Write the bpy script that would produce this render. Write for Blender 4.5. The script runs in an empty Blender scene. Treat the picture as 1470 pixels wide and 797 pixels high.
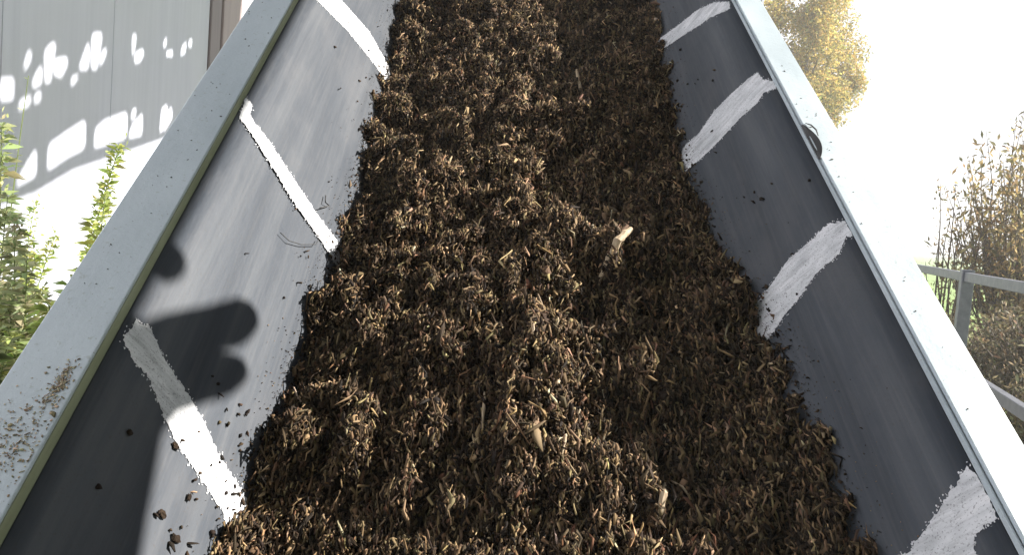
import bpy, bmesh, math, random
import numpy as np
from mathutils import Vector, Matrix
random.seed(7); RNG = np.random.default_rng(11)
S = bpy.context.scene
COL = S.collection

# ------------------------------------------------------------------ camera, sky, sun, exposure
CAM_Z = 1.25
INC = 0.61597                     # incline of the conveyor
SUN = Vector((.83, .09, .55)).normalized()
cam_d = bpy.data.cameras.new('camera'); cam = bpy.data.objects.new('camera', cam_d); COL.objects.link(cam)
right = Vector((0.99627, -0.043337, 0.074613)); up = Vector((-0.071366, 0.072171, 0.994836)); fwd = Vector((0.048498, 0.99645, -0.068809))
cam.matrix_world = Matrix(((right.x, up.x, -fwd.x, 0), (right.y, up.y, -fwd.y, 0), (right.z, up.z, -fwd.z, CAM_Z), (0, 0, 0, 1)))
cam_d.sensor_width = 36; cam_d.lens = 29.39; cam_d.clip_start = .02; cam_d.clip_end = 3000
S.camera = cam
W = bpy.data.worlds.new('World'); S.world = W; W.use_nodes = True
nt = W.node_tree; bg = nt.nodes['Background']
sky = nt.nodes.new('ShaderNodeTexSky'); sky.sky_type = 'NISHITA'; sky.sun_disc = False
sky.sun_elevation = math.asin(SUN.z); sky.sun_rotation = math.atan2(SUN.x, SUN.y)
sky.air_density = 1.0; sky.dust_density = 2.2; sky.ozone_density = 1.0
hs = nt.nodes.new('ShaderNodeMix'); hs.data_type = 'RGBA'; bw_ = nt.nodes.new('ShaderNodeRGBToBW'); tn = nt.nodes.new('ShaderNodeMix'); tn.data_type = 'RGBA'; tn.blend_type = 'MULTIPLY'
nt.links.new(sky.outputs[0], bw_.inputs[0]); nt.links.new(bw_.outputs[0], tn.inputs[6]); tn.inputs[0].default_value = 1; tn.inputs[7].default_value = (.24, .28, .38, 1)   # thin white haze
nt.links.new(sky.outputs[0], hs.inputs[6]); nt.links.new(tn.outputs[2], hs.inputs[7]); hs.inputs[0].default_value = .95
# low white haze band of the bright hazy sky
tc = nt.nodes.new('ShaderNodeTexCoord'); sx = nt.nodes.new('ShaderNodeSeparateXYZ'); nt.links.new(tc.outputs['Generated'], sx.inputs[0])
hr = nt.nodes.new('ShaderNodeValToRGB'); hr.color_ramp.elements[0].position = .24; hr.color_ramp.elements[0].color = (20.5, 21, 22.5, 1); hr.color_ramp.elements[1].position = .42; hr.color_ramp.elements[1].color = (0, 0, 0, 1)
hr.color_ramp.interpolation = 'EASE'; nt.links.new(sx.outputs['Z'], hr.inputs[0])
ad = nt.nodes.new('ShaderNodeMix'); ad.data_type = 'RGBA'; ad.blend_type = 'ADD'; ad.inputs[0].default_value = 1
nt.links.new(hs.outputs[2], ad.inputs[6]); nt.links.new(hr.outputs[0], ad.inputs[7])
nt.links.new(ad.outputs[2], bg.inputs[0]); bg.inputs[1].default_value = .0175
sd = bpy.data.lights.new('sun', 'SUN'); sd.energy = 5; sd.angle = math.radians(.6); sd.color = (1, .95, .88)
so = bpy.data.objects.new('sun', sd); COL.objects.link(so); so.rotation_euler = SUN.to_track_quat('Z', 'Y').to_euler()
S.view_settings.view_transform = 'Standard'; S.view_settings.look = 'None'
S.view_settings.exposure = 1.7; S.view_settings.gamma = 1

# ------------------------------------------------------------------ materials
def mat(name, base=(.5, .5, .5), rough=.6, metal=0, spec=.5):
    m = bpy.data.materials.new(name); m.use_nodes = True
    b = m.node_tree.nodes['Principled BSDF']
    b.inputs['Base Color'].default_value = (*base, 1); b.inputs['Roughness'].default_value = rough
    b.inputs['Metallic'].default_value = metal; b.inputs['Specular IOR Level'].default_value = spec
    return m, m.node_tree, b
def N(t, typ, **k):
    n = t.nodes.new(typ)
    for a, v in k.items():
        if a in n.bl_rna.properties: setattr(n, a, v)
        else: n.inputs[a].default_value = v
    return n
def coord(t, scale=(1, 1, 1), kind='Object', loc=(0, 0, 0), rot=(0, 0, 0)):
    c = t.nodes.new('ShaderNodeTexCoord'); mp = t.nodes.new('ShaderNodeMapping')
    mp.inputs['Scale'].default_value = scale; mp.inputs['Location'].default_value = loc; mp.inputs['Rotation'].default_value = rot
    t.links.new(c.outputs[kind], mp.inputs[0]); return mp.outputs[0]
def noise(t, vec, scale=5, detail=4, rough=.5, dist=0):
    n = t.nodes.new('ShaderNodeTexNoise'); n.inputs['Scale'].default_value = scale; n.inputs['Detail'].default_value = detail
    n.inputs['Roughness'].default_value = rough; n.inputs['Distortion'].default_value = dist
    t.links.new(vec, n.inputs['Vector']); return n.outputs[0]
def ramp(t, fac, stops):
    r = t.nodes.new('ShaderNodeValToRGB'); el = r.color_ramp.elements
    while len(el) > 1: el.remove(el[-1])
    for i, (p, c) in enumerate(stops):
        e = el[0] if i == 0 else el.new(p)
        e.position = p; e.color = (*c, 1) if len(c) == 3 else c
    t.links.new(fac, r.inputs[0]); return r.outputs[0]
def g(v): return (v, v, v)
def mixc(t, fac, a, b, mode='MIX'):
    m = t.nodes.new('ShaderNodeMix'); m.data_type = 'RGBA'; m.blend_type = mode
    for sock, v in ((m.inputs[0], fac), (m.inputs[6], a), (m.inputs[7], b)):
        if hasattr(v, 'links'): t.links.new(v, sock)
        elif isinstance(v, (int, float)): sock.default_value = v
        else: sock.default_value = (*v, 1)
    return m.outputs[2]
def bump(t, b, h, strength=.3, dist=.01):
    n = t.nodes.new('ShaderNodeBump'); n.inputs['Strength'].default_value = strength; n.inputs['Distance'].default_value = dist
    t.links.new(h, n.inputs['Height']); t.links.new(n.outputs[0], b.inputs['Normal'])

def mat_belt():
    m, t, b = mat('belt_rubber', rough=.5, spec=.3)
    streak = noise(t, coord(t, (18, .8, 18)), 1.6, 5, .55)
    fine = noise(t, coord(t, (160, 5, 160)), 1.5, 4, .6)
    blot = noise(t, coord(t, (1, .6, 1)), 9, 5, .6)
    dust = noise(t, coord(t), 320, 3, .6)
    c = ramp(t, streak, [(.3, (.029, .036, .047)), (.5, (.040, .048, .061)), (.72, (.066, .074, .086))])
    c = mixc(t, ramp(t, fine, [(.45, g(0)), (.8, g(.25))]), c, (.13, .128, .13))
    c = mixc(t, ramp(t, blot, [(.5, g(0)), (.75, g(.45))]), c, (.115, .115, .12))
    c = mixc(t, ramp(t, dust, [(.58, g(0)), (.72, g(.35))]), c, (.05, .04, .03))
    t.links.new(c, b.inputs['Base Color'])
    t.links.new(ramp(t, blot, [(.35, g(.5)), (.7, g(.7))]), b.inputs['Roughness'])
    bump(t, b, noise(t, coord(t, (1, .35, 1)), 120, 4, .6), .25, .002)
    return m
def mat_rail(name, flake=True):
    m, t, b = mat(name, rough=.5)
    n1 = noise(t, coord(t, (1, .35, 1)), 14, 5, .6); n2 = noise(t, coord(t), 130, 5, .65)
    n3 = noise(t, coord(t), 420, 2, .5)
    c = ramp(t, n1, [(.3, (.38, .44, .475)), (.7, (.47, .53, .565))])
    c = mixc(t, ramp(t, n2, [(.62, g(0)), (.68, g(.6))]), c, (.30, .33, .31))
    c = mixc(t, ramp(t, n3, [(.70, g(0)), (.73, g(.8))]), c, (.10, .085, .06))
    t.links.new(c, b.inputs['Base Color'])
    t.links.new(ramp(t, n1, [(.3, g(.32)), (.7, g(.55))]), b.inputs['Roughness'])
    bump(t, b, n2, .3, .002)
    return m
def mat_paint():
    m, t, b = mat('white_marking_paint', rough=.75, spec=.2)
    n = noise(t, coord(t, (16, 150, 16)), 1.2, 5, .65, .6); n2 = noise(t, coord(t, (30, 60, 30)), 1, 4, .6); n3 = noise(t, coord(t), 500, 3, .6)
    c = ramp(t, n2, [(.3, (.44, .45, .47)), (.5, (.58, .59, .61)), (.7, (.70, .70, .72))])
    c = mixc(t, ramp(t, n, [(.36, g(.35)), (.50, g(0))]), c, (.20, .205, .22))
    c = mixc(t, ramp(t, n3, [(.36, g(.6)), (.42, g(0))]), c, (.12, .12, .13))
    t.links.new(c, b.inputs['Base Color']); bump(t, b, n, .4, .001)
    return m
def mat_wall():
    m, t, b = mat('wall_panel_paint', rough=.55)
    n = noise(t, coord(t, (6, 6, .35)), 2, 4, .6); n2 = noise(t, coord(t), 1.3, 3, .5)
    c = ramp(t, n, [(.3, (.51, .53, .62)), (.7, (.58, .60, .69))])
    c = mixc(t, ramp(t, n2, [(.4, g(0)), (.7, g(.25))]), c, (.58, .60, .63))
    t.links.new(c, b.inputs['Base Color']); bump(t, b, n, .1, .004)
    return m
def simple(name, c1, c2, scale=8, rough=.6, stretch=(1, 1, 1), metal=0, bmp=.2):
    m, t, b = mat(name, rough=rough, metal=metal)
    n = noise(t, coord(t, stretch), scale, 5, .6)
    t.links.new(ramp(t, n, [(.3, c1), (.7, c2)]), b.inputs['Base Color'])
    if bmp: bump(t, b, n, bmp, .003)
    return m
def vcol_mat(name, rough=.8, transl=0, spec=.3):
    m, t, b = mat(name, rough=rough, spec=spec)
    a = t.nodes.new('ShaderNodeAttribute'); a.attribute_name = 'tint'
    t.links.new(a.outputs['Color'], b.inputs['Base Color'])
    if transl:
        out = t.nodes['Material Output']; tr = t.nodes.new('ShaderNodeBsdfTranslucent'); mx = t.nodes.new('ShaderNodeMixShader')
        t.links.new(a.outputs['Color'], tr.inputs[0]); mx.inputs[0].default_value = transl
        t.links.new(b.outputs[0], mx.inputs[1]); t.links.new(tr.outputs[0], mx.inputs[2]); t.links.new(mx.outputs[0], out.inputs[0])
    return m
M = dict(belt=mat_belt(), rail=mat_rail('painted_steel'), paint=mat_paint(), wall=mat_wall(),
         seam=simple('seam_joint_grey', (.22, .22, .24), (.28, .28, .30)),  # plain grey for panel joints, backing wall and plinth
         taupe=simple('taupe_trim', (.16, .13, .13), (.20, .16, .16), 5, .5, (4, 4, .3)),
         brown=simple('brown_pink_trim', (.30, .24, .24), (.36, .29, .28), 5, .5, (4, 4, .3)),
         galv=simple('galvanised_steel', (.13, .14, .17), (.20, .21, .24), 30, .45, (1, 1, 1), .3),
         steel=simple('frame_steel', (.30, .33, .33), (.42, .46, .46), 12, .5),
         dark=simple('dark_rubber', (.02, .02, .02), (.05, .05, .05), 20, .6),
         mask=simple('shade_mask', (.05, .06, .05), (.08, .09, .08), 20, .9),
         chips=vcol_mat('compost_bits', .85, 0, .25), leaf=vcol_mat('leaf', .6, .5, .3), bark=simple('bark', (.10, .08, .06), (.18, .15, .11), 12, .9, (3, 3, .5)),
         wood=simple('pale_split_wood', (.28, .20, .12), (.50, .40, .27), 60, .8, (3, .4, 3)),
         wood2=simple('weathered_brown_wood', (.13, .09, .055), (.24, .17, .10), 60, .8, (3, .4, 3)),
         stem=simple('green_stem', (.10, .14, .04), (.18, .22, .07), 10, .7))
def mat_soil():
    m, t, b = mat('compost_soil', rough=.9, spec=.2)
    n = noise(t, coord(t), 90, 6, .7); n2 = noise(t, coord(t), 260, 4, .7)
    c = ramp(t, n, [(.3, (.010, .007, .004)), (.55, (.028, .018, .011)), (.75, (.06, .04, .024))])
    t.links.new(c, b.inputs['Base Color']); bump(t, b, n2, .9, .006)
    return m
M['soil'] = mat_soil()
def mat_ground():
    m, t, b = mat('grass_ground', rough=.9)
    n = noise(t, coord(t), .6, 6, .65); n2 = noise(t, coord(t), 25, 4, .7)
    c = ramp(t, n, [(.3, (.15, .27, .05)), (.55, (.21, .34, .07)), (.75, (.28, .38, .11))])
    c = mixc(t, ramp(t, n2, [(.4, g(0)), (.7, g(.3))]), c, (.24, .24, .10))
    t.links.new(c, b.inputs['Base Color']); bump(t, b, n2, .5, .03)
    return m
M['ground'] = mat_ground()

# ------------------------------------------------------------------ helpers
def tag(o, label=None, cat=None, group=None, kind=None):
    if label: o['label'] = label
    if cat: o['category'] = cat
    if group: o['group'] = group
    if kind: o['kind'] = kind
    return o
def link(o, parent=None):
    COL.objects.link(o)
    if parent: o.parent = parent
    return o
def empty(name, loc=(0, 0, 0)):
    o = bpy.data.objects.new(name, None); o.location = loc; o.empty_display_size = .1; return link(o)
def np_mesh(name, V, F, material, tint=None, smooth=False, parent=None):
    """V (n,3); F (m,k) faces of equal size; tint (n,3) real colours"""
    V = np.asarray(V, dtype=np.float32); F = np.asarray(F, dtype=np.int32); k = F.shape[1]
    me = bpy.data.meshes.new(name)
    me.vertices.add(len(V)); me.vertices.foreach_set('co', V.ravel())
    me.loops.add(F.size); me.loops.foreach_set('vertex_index', F.ravel())
    me.polygons.add(len(F)); me.polygons.foreach_set('loop_start', np.arange(0, F.size, k, dtype=np.int32))
    if smooth: me.polygons.foreach_set('use_smooth', np.ones(len(F), dtype=bool))
    me.update(calc_edges=True)
    if tint is not None:
        a = me.color_attributes.new('tint', 'FLOAT_COLOR', 'POINT')
        a.data.foreach_set('color', np.hstack([tint, np.ones((len(V), 1))]).astype(np.float32).ravel())
    me.materials.append(material)
    o = bpy.data.objects.new(name, me); return link(o, parent)
def bm_obj(name, bm, material, parent=None, bevel=0, smooth=False):
    me = bpy.data.meshes.new(name); bmesh.ops.recalc_face_normals(bm, faces=bm.faces); bm.to_mesh(me); bm.free(); me.materials.append(material)
    if smooth:
        for p in me.polygons: p.use_smooth = True
    o = bpy.data.objects.new(name, me); link(o, parent)
    if bevel:
        md = o.modifiers.new('bevel', 'BEVEL'); md.width = bevel; md.segments = 2; md.limit_method = 'ANGLE'
    return o
def add_box(bm, x0, x1, y0, y1, z0, z1):
    vs = [bm.verts.new((x, y, z)) for x in (x0, x1) for y in (y0, y1) for z in (z0, z1)]
    for f in ((0, 1, 3, 2), (4, 6, 7, 5), (0, 4, 5, 1), (2, 3, 7, 6), (0, 2, 6, 4), (1, 5, 7, 3)): bm.faces.new([vs[i] for i in f])
def add_prism(bm, poly, axis_pts):      # poly: list of 3D points (closed), extruded by vector
    a = [bm.verts.new(p) for p in poly]; b = [bm.verts.new(Vector(p) + Vector(axis_pts)) for p in poly]
    bm.faces.new(a); bm.faces.new(b[::-1])
    for i in range(len(a)):
        j = (i + 1) % len(a); bm.faces.new((a[i], b[i], b[j], a[j]))
def add_tube(bm, pts, radii, seg=8):
    rings = []; pts = [Vector(p) for p in pts]
    for i, p in enumerate(pts):
        d = (pts[min(i + 1, len(pts) - 1)] - pts[max(i - 1, 0)]).normalized()
        a = d.orthogonal().normalized(); b = d.cross(a)
        if rings:   # keep the frame from twisting
            a = (prev - d * prev.dot(d)).normalized(); b = d.cross(a)
        prev = a; r = radii[i] if hasattr(radii, '__len__') else radii
        rings.append([bm.verts.new(p + (a * math.cos(t) + b * math.sin(t)) * r) for t in [2 * math.pi * k / seg for k in range(seg)]])
    for r0, r1 in zip(rings, rings[1:]):
        for k in range(seg): bm.faces.new((r0[k], r0[(k + 1) % seg], r1[(k + 1) % seg], r1[k]))
    bm.faces.new(rings[0][::-1]); bm.faces.new(rings[-1])
def vnoise(x, y, seed=0, octaves=1, gain=.5):
    x = np.asarray(x, float); y = np.asarray(y, float); out = 0; amp = 1; tot = 0
    for o in range(octaves):
        xi = np.floor(x).astype(np.int64); yi = np.floor(y).astype(np.int64); fx = x - xi; fy = y - yi
        def h(a, b):
            n = (a * 374761393 + b * 668265263 + (seed + o * 17) * 982451653) & 0xffffffff
            n = ((n ^ (n >> 13)) * 1274126177) & 0xffffffff
            return ((n ^ (n >> 16)) & 0xffff) / 65535.0
        sx = fx * fx * (3 - 2 * fx); sy = fy * fy * (3 - 2 * fy)
        v = (h(xi, yi) * (1 - sx) + h(xi + 1, yi) * sx) * (1 - sy) + (h(xi, yi + 1) * (1 - sx) + h(xi + 1, yi + 1) * sx) * sy
        out = out + amp * (v - .5) * 2; tot += amp; amp *= gain; x = x * 2.03 + 5.1; y = y * 2.03 + 1.7
    return out / tot

# ------------------------------------------------------------------ ground and field
bm = bmesh.new()
bmesh.ops.create_grid(bm, x_segments=60, y_segments=60, size=900)
for v in bm.verts:
    d = math.hypot(v.co.x, v.co.y)
    if d > 60: v.co.z = 1.2 * math.sin(v.co.x * .011 + 1) * min(1, (d - 60) / 200) * math.cos(v.co.y * .009)
go = bm_obj('ground', bm, M['ground'], smooth=True); tag(go, kind='structure')

bm = bmesh.new(); add_box(bm, -12, 2.6, -14, 16, -.2, .004)
m_, t_, b_ = mat('yard_gravel', rough=.9); n_ = noise(t_, coord(t_), 60, 5, .7)
t_.links.new(ramp(t_, n_, [(.3, (.10, .10, .095)), (.7, (.24, .235, .225))]), b_.inputs['Base Color']); bump(t_, b_, n_, .5, .01)
tag(bm_obj('yard', bm, m_), kind='structure')

bm = bmesh.new(); add_box(bm, -1000, 1000, -1000, 1000, -3.5, 14)  # haze volume added in place of lens glare over the distance
hm = bpy.data.materials.new('haze'); hm.use_nodes = True; ht = hm.node_tree; ht.nodes.remove(ht.nodes['Principled BSDF'])
pv = ht.nodes.new('ShaderNodeVolumePrincipled'); pv.inputs['Density'].default_value = .0062; pv.inputs['Color'].default_value = (.95, .97, 1, 1); pv.inputs['Anisotropy'].default_value = .2
ht.links.new(pv.outputs[0], ht.nodes['Material Output'].inputs['Volume'])
tag(bm_obj('haze', bm, hm), 'thin bright haze over the field and far tree, added to imitate lens glare', 'haze', kind='stuff')

# ------------------------------------------------------------------ building behind the weeds
bd = empty('building', (-3.2, 6, 0)); tag(bd, 'pale panelled building with thin vertical seams and sun patches, brown corner trim', 'building')
def in_world(o, root): o.location = -Vector(root.location)
seams = [3.2, 4.68, 6.04, 8.05]
prev = -1.5
for i, y in enumerate([-1.5, .2, 1.7] + seams[0:]):
    if y == -1.5: continue
    bm = bmesh.new(); add_box(bm, -2.75, -2.6, prev + .003, y - .003, .12, 5.2); prev = y
    in_world(bm_obj('wall_panel', bm, M['wall'], bd, .004), bd)
bm = bmesh.new(); add_box(bm, -6.2, -2.612, -1.5, 8.9, .0, 5.15); in_world(bm_obj('wall', bm, M['seam'], bd), bd)
bm = bmesh.new(); add_box(bm, -2.74, -2.60, -1.5, 8.05, 0, .115); in_world(bm_obj('plinth', bm, M['seam'], bd), bd)
bm = bmesh.new(); add_box(bm, -2.611, -2.58, 8.053, 8.34, 0, 5.2); in_world(bm_obj('corner_trim', bm, M['taupe'], bd, .01), bd)
bm = bmesh.new(); add_box(bm, -2.611, -2.60, 8.343, 8.40, 0, 5.2); in_world(bm_obj('trim_joint', bm, M['seam'], bd), bd)
bm = bmesh.new(); add_box(bm, -2.611, -2.575, 8.403, 9.0, 0, 5.2); in_world(bm_obj('corner_trim', bm, M['brown'], bd, .01), bd)
bm = bmesh.new(); add_box(bm, -6.4, -2.45, -1.7, 9.2, 5.2, 5.38); in_world(bm_obj('roof', bm, M['steel'], bd, .02), bd)
# second, set back block
b2 = empty('building', (-4.2, 11.5, 0)); tag(b2, 'narrow strip of paler pinkish wall just behind the brown trim', 'building')
bm = bmesh.new(); add_box(bm, -6.5, -2.9, 9.6, 14, 0, 4.6)
in_world(bm_obj('wall', bm, simple('pinkish_wall', (.46, .41, .42), (.52, .47, .48), 3, .6), b2, .01), b2)
bm = bmesh.new(); add_box(bm, -6.7, -2.75, 9.5, 14.2, 4.603, 4.75); in_world(bm_obj('roof', bm, M['steel'], b2, .02), b2)

# ------------------------------------------------------------------ conveyor (built in its own inclined frame: u across, v along, n up)
H = .55; UL = -.327; UR = .4565; TH = math.radians(60); CT, ST, TT = math.cos(TH), math.sin(TH), math.tan(TH)
V0, V1 = -.35, 3.3
conv = empty('conveyor', (.065, .2, 0)); tag(conv, 'inclined troughed conveyor with pale painted steel side rails and dark rubber belt', 'conveyor')
def incl(o, root=None):
    o.rotation_euler = (INC, 0, 0); o.location = Vector((0, 0, CAM_Z)) - (Vector(root.location) if root else Vector()); return o
def conv_part(name, bm, m, bevel=0, smooth=False): return incl(bm_obj(name, bm, m, conv, bevel, smooth), conv)
def wallpt(side, v, w, off=0):
    u0 = UL if side < 0 else UR
    return Vector((u0 - side * w * CT - side * off * ST, v, -H - .01 - w * ST + off * CT))
# belt: profile of the trough, slightly sagging between idlers
prof = []
L = .345
for k in range(9): prof.append((-1, L * k / 8 + .006))
prof_r = [(1, L * k / 8 + .004) for k in range(8, -1, -1)]
nv = 120; rows = []
for j in range(nv + 1):
    v = V0 + (V1 - V0) * j / nv; r = []
    for s_, w in prof + prof_r:
        wob = .0016 * math.sin(v * 5.1 + s_) * math.sin(math.pi * min(1, w / .3)) + .0012 * math.sin(v * 17 + w * 9)
        p = wallpt(s_, v, w, min(0, wob) - .0004); r.append(p)
    rows.append(r)
nc = len(rows[0]); Vt = np.array([[*p] for r in rows for p in r])
Fq = [(j * nc + k, j * nc + k + 1, (j + 1) * nc + k + 1, (j + 1) * nc + k) for j in range(nv) for k in range(nc - 1)]
belt = incl(np_mesh('belt', Vt, Fq, M['belt'], smooth=True, parent=conv), conv)
sm = belt.modifiers.new('thick', 'SOLIDIFY'); sm.thickness = .007; sm.offset = -1
me = belt.data; 
if me.polygons[0].normal.z < 0: me.flip_normals()
# painted stripes on the belt: outlines along (v, w) of each inclined side
BL = [[(1.464, .035), (1.48, .006), (1.56, .006), (1.574, .082), (1.62, .172), (1.609, .292), (1.547, .272), (1.548, .218), (1.516, .124)],
      [(1.038, .004), (1.04, .018), (1.016, .021), (1.018, .064), (1.009, .126), (1.003, .182), (1.0, .27), (.955, .27), (.965, .213), (.969, .149), (.981, .095), (.991, .035), (.99, .009)],
      [(.592, .015), (.602, .031), (.586, .057), (.574, .098), (.563, .13), (.544, .164), (.534, .194), (.523, .225), (.475, .24), (.476, .214), (.492, .194), (.505, .157), (.515, .119), (.53, .088), (.553, .056), (.555, .033), (.565, .012)]]
BR = [[(1.626, .035), (1.571, .007), (1.547, .012), (1.588, .054), (1.622, .106), (1.665, .171), (1.71, .215), (1.729, .19), (1.69, .123), (1.667, .075)],
      [(1.295, .037), (1.285, .019), (1.258, .016), (1.226, .003), (1.202, .003), (1.222, .023), (1.214, .045), (1.22, .082), (1.216, .124), (1.217, .165), (1.226, .21), (1.262, .22), (1.294, .196), (1.287, .157), (1.303, .118), (1.301, .076)],
      [(.862, .023), (.844, .003), (.822, .003), (.815, .004), (.821, .011), (.805, .028), (.804, .067), (.79, .095), (.781, .127), (.762, .165), (.788, .172), (.831, .172), (.846, .124), (.86, .095), (.86, .053)],
      [(.472, .008), (.462, .003), (.435, .003), (.417, .004), (.418, .012), (.412, .029), (.395, .038), (.385, .075), (.38, .13), (.39, .16), (.43, .14), (.429, .091), (.446, .056), (.461, .03)]]
def stripe(side, poly, seed):
    """ragged, brushed outline: subdivide, jitter along v, with dry-brush slivers at both edges"""
    pts = [Vector((*p, 0)) for p in poly]; out = []
    rnd = random.Random(seed)
    for i, p in enumerate(pts):
        q = pts[(i + 1) % len(pts)]; n = max(2, int((q - p).length / .0028))
        for k in range(n):
            t = k / n; r = p.lerp(q, t)
            j = rnd.gauss(0, .0008) * (2.5 if rnd.random() < .12 else 1)
            out.append((r.x + j, max(.002, r.y + rnd.gauss(0, .0008))))
    bm = bmesh.new(); vs = [bm.verts.new(wallpt(side, v, w, .0005)) for v, w in out]
    bm.faces.new(vs)
    bmesh.ops.triangulate(bm, faces=bm.faces[:])
    for _ in range(330):                    # loose brush flecks feathering the edges
        p = rnd.choice(out); v = p[0] + rnd.gauss(0, .0022); w = max(.004, p[1] + rnd.gauss(0, .0022)); a = rnd.uniform(.0003, .0011); b_ = rnd.uniform(.0004, .0012)
        vs = [bm.verts.new(wallpt(side, v + a * math.cos(t) * 1.4 + rnd.gauss(0, .0003), max(.003, w + b_ * math.sin(t)), .0004)) for t in (0, 1.2, 2.5, 3.7, 5)]
        bm.faces.new(vs)
    o = incl(bm_obj('painted_stripe', bm, M['paint'], None), None)
    o.parent = belt; o.location = (0, 0, 0); o.rotation_euler = (0, 0, 0)
    if o.data.polygons[0].normal.z < 0: o.data.flip_normals()
    return o
for k, p in enumerate(BL): stripe(-1, p, k)
for k, p in enumerate(BR): stripe(1, p, 20 + k)
# side rails: folded channels
bm = bmesh.new()
add_prism(bm, [(UL - .0005, V0, -H), (UL - .0005, V0, -H - .004), (UL - .058, V0, -H - .004), (UL - .058, V0, -H - .16), (UL - .03, V0, -H - .16), (UL - .03, V0, -H - .163), (UL - .061, V0, -H - .163), (UL - .061, V0, -H)], (0, V1 - V0, 0))
conv_part('side_rail', bm, M['rail'], .0012)
bm = bmesh.new()
add_prism(bm, [(UR, V0, -H), (UR, V0, -H - .005), (UR + .044, V0, -H - .005), (UR + .044, V0, -H - .16), (UR + .02, V0, -H - .16), (UR + .02, V0, -H - .163), (UR + .048, V0, -H - .163), (UR + .048, V0, -H)], (0, V1 - V0, 0))
conv_part('side_rail', bm, M['rail'], .0012)
bm = bmesh.new(); add_box(bm, UL - .0035, UL, V0, V1, -H - .029, -H - .0042); conv_part('rail_lip', bm, simple('olive_shaded_lip', (.20, .22, .13), (.34, .37, .25), 22, .5, (1, .25, 1)), .0006)['label'] = 'inner lip of the left rail, olive from shade and belt reflection'  # lip's shade and reflected light put into its olive colour
bm = bmesh.new(); add_box(bm, UR - .0035, UR - .0012, V0, V1, -H - .010, -H - .0035); conv_part('rail_edge_strip', bm, M['rail'], .0005)
# cross members, idlers, drums, legs
for v in (.1, .95, 1.8, 2.65):
    bm = bmesh.new(); add_box(bm, UL - .056, UR + .042, v, v + .06, -H - .362, -H - .325); conv_part('cross_member', bm, M['steel'], .003)
    for a, b_ in ((wallpt(-1, v + .2, .02, -.045), wallpt(-1, v + .2, .29, -.045)), (wallpt(1, v + .2, .02, -.045), wallpt(1, v + .2, .29, -.045))):
        bm = bmesh.new(); add_tube(bm, [a, b_], .03, 20); conv_part('idler_roller', bm, M['dark'], 0, False)
for v in (V0 - .02, V1 + .02):
    bm = bmesh.new(); add_tube(bm, [(UL - .03, v, -H - .29), (UR + .02, v, -H - .29)], .075, 28); conv_part('drum', bm, M['dark'])
bm = bmesh.new(); add_box(bm, UL + .02, UR - .02, V0, V1, -H - .375, -H - .367); conv_part('return_belt', bm, M['belt'])
for u in (UL - .055, UR + .0):
    bm = bmesh.new(); add_box(bm, u, u + .045, V0, V1, -H - .355, -H - .30); conv_part('lower_chord', bm, M['steel'], .003)
ci, si = math.cos(INC), math.sin(INC)
def cw(u, v, n): return Vector((u, v * ci - n * si, CAM_Z + v * si + n * ci))
for v in (.5, 2.9):
    for u in (UL - .04, UR + .03):
        p = cw(u, v, -H - .35); bm = bmesh.new(); add_box(bm, p.x - .025, p.x + .025, p.y - .03, p.y + .03, 0, p.z); 
        in_world(bm_obj('leg', bm, M['steel'], conv, .003), conv)
# torn, curled flap of metal on the right rail's inner edge
bm = bmesh.new(); ring = []
for k in range(15):
    t_ = k / 14; v = .972 + .092 * t_; w_ = .012 * math.sin(math.pi * t_) ** .8 * (1 - .25 * t_)
    ring.append((UR - .0025, w_ + .0005, v))
top = [bm.verts.new((a + w_, v, -H + .0008 + .004 * (w_ / .012))) for a, w_, v in ring]; inn = [bm.verts.new((a, v, -H - .0025)) for a, w_, v in ring]
low = [bm.verts.new((a + w_, v, -H - .0003)) for a, w_, v in ring]; mid_ = [bm.verts.new((a + w_ * .55, v, -H + .0012)) for a, w_, v in ring]
for k in range(14):
    bm.faces.new((inn[k], inn[k + 1], mid_[k + 1], mid_[k])); bm.faces.new((mid_[k], mid_[k + 1], top[k + 1], top[k])); bm.faces.new((top[k], top[k + 1], low[k + 1], low[k]))
    bm.faces.new((low[k], low[k + 1], inn[k + 1], inn[k]))
add_tube(bm, [(UR + .004, 1.068, -H + .001), (UR + .009, 1.060, -H + .003), (UR + .012, 1.045, -H + .004), (UR + .011, 1.03, -H + .003)], [.0006, .0011, .0011, .0006], 6)
cl = incl(bm_obj('torn_flap', bm, M['dark'], None, 0, False)); tag(cl, 'small dark curled flap torn up at the inner edge of the right rail', 'flap')

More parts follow.
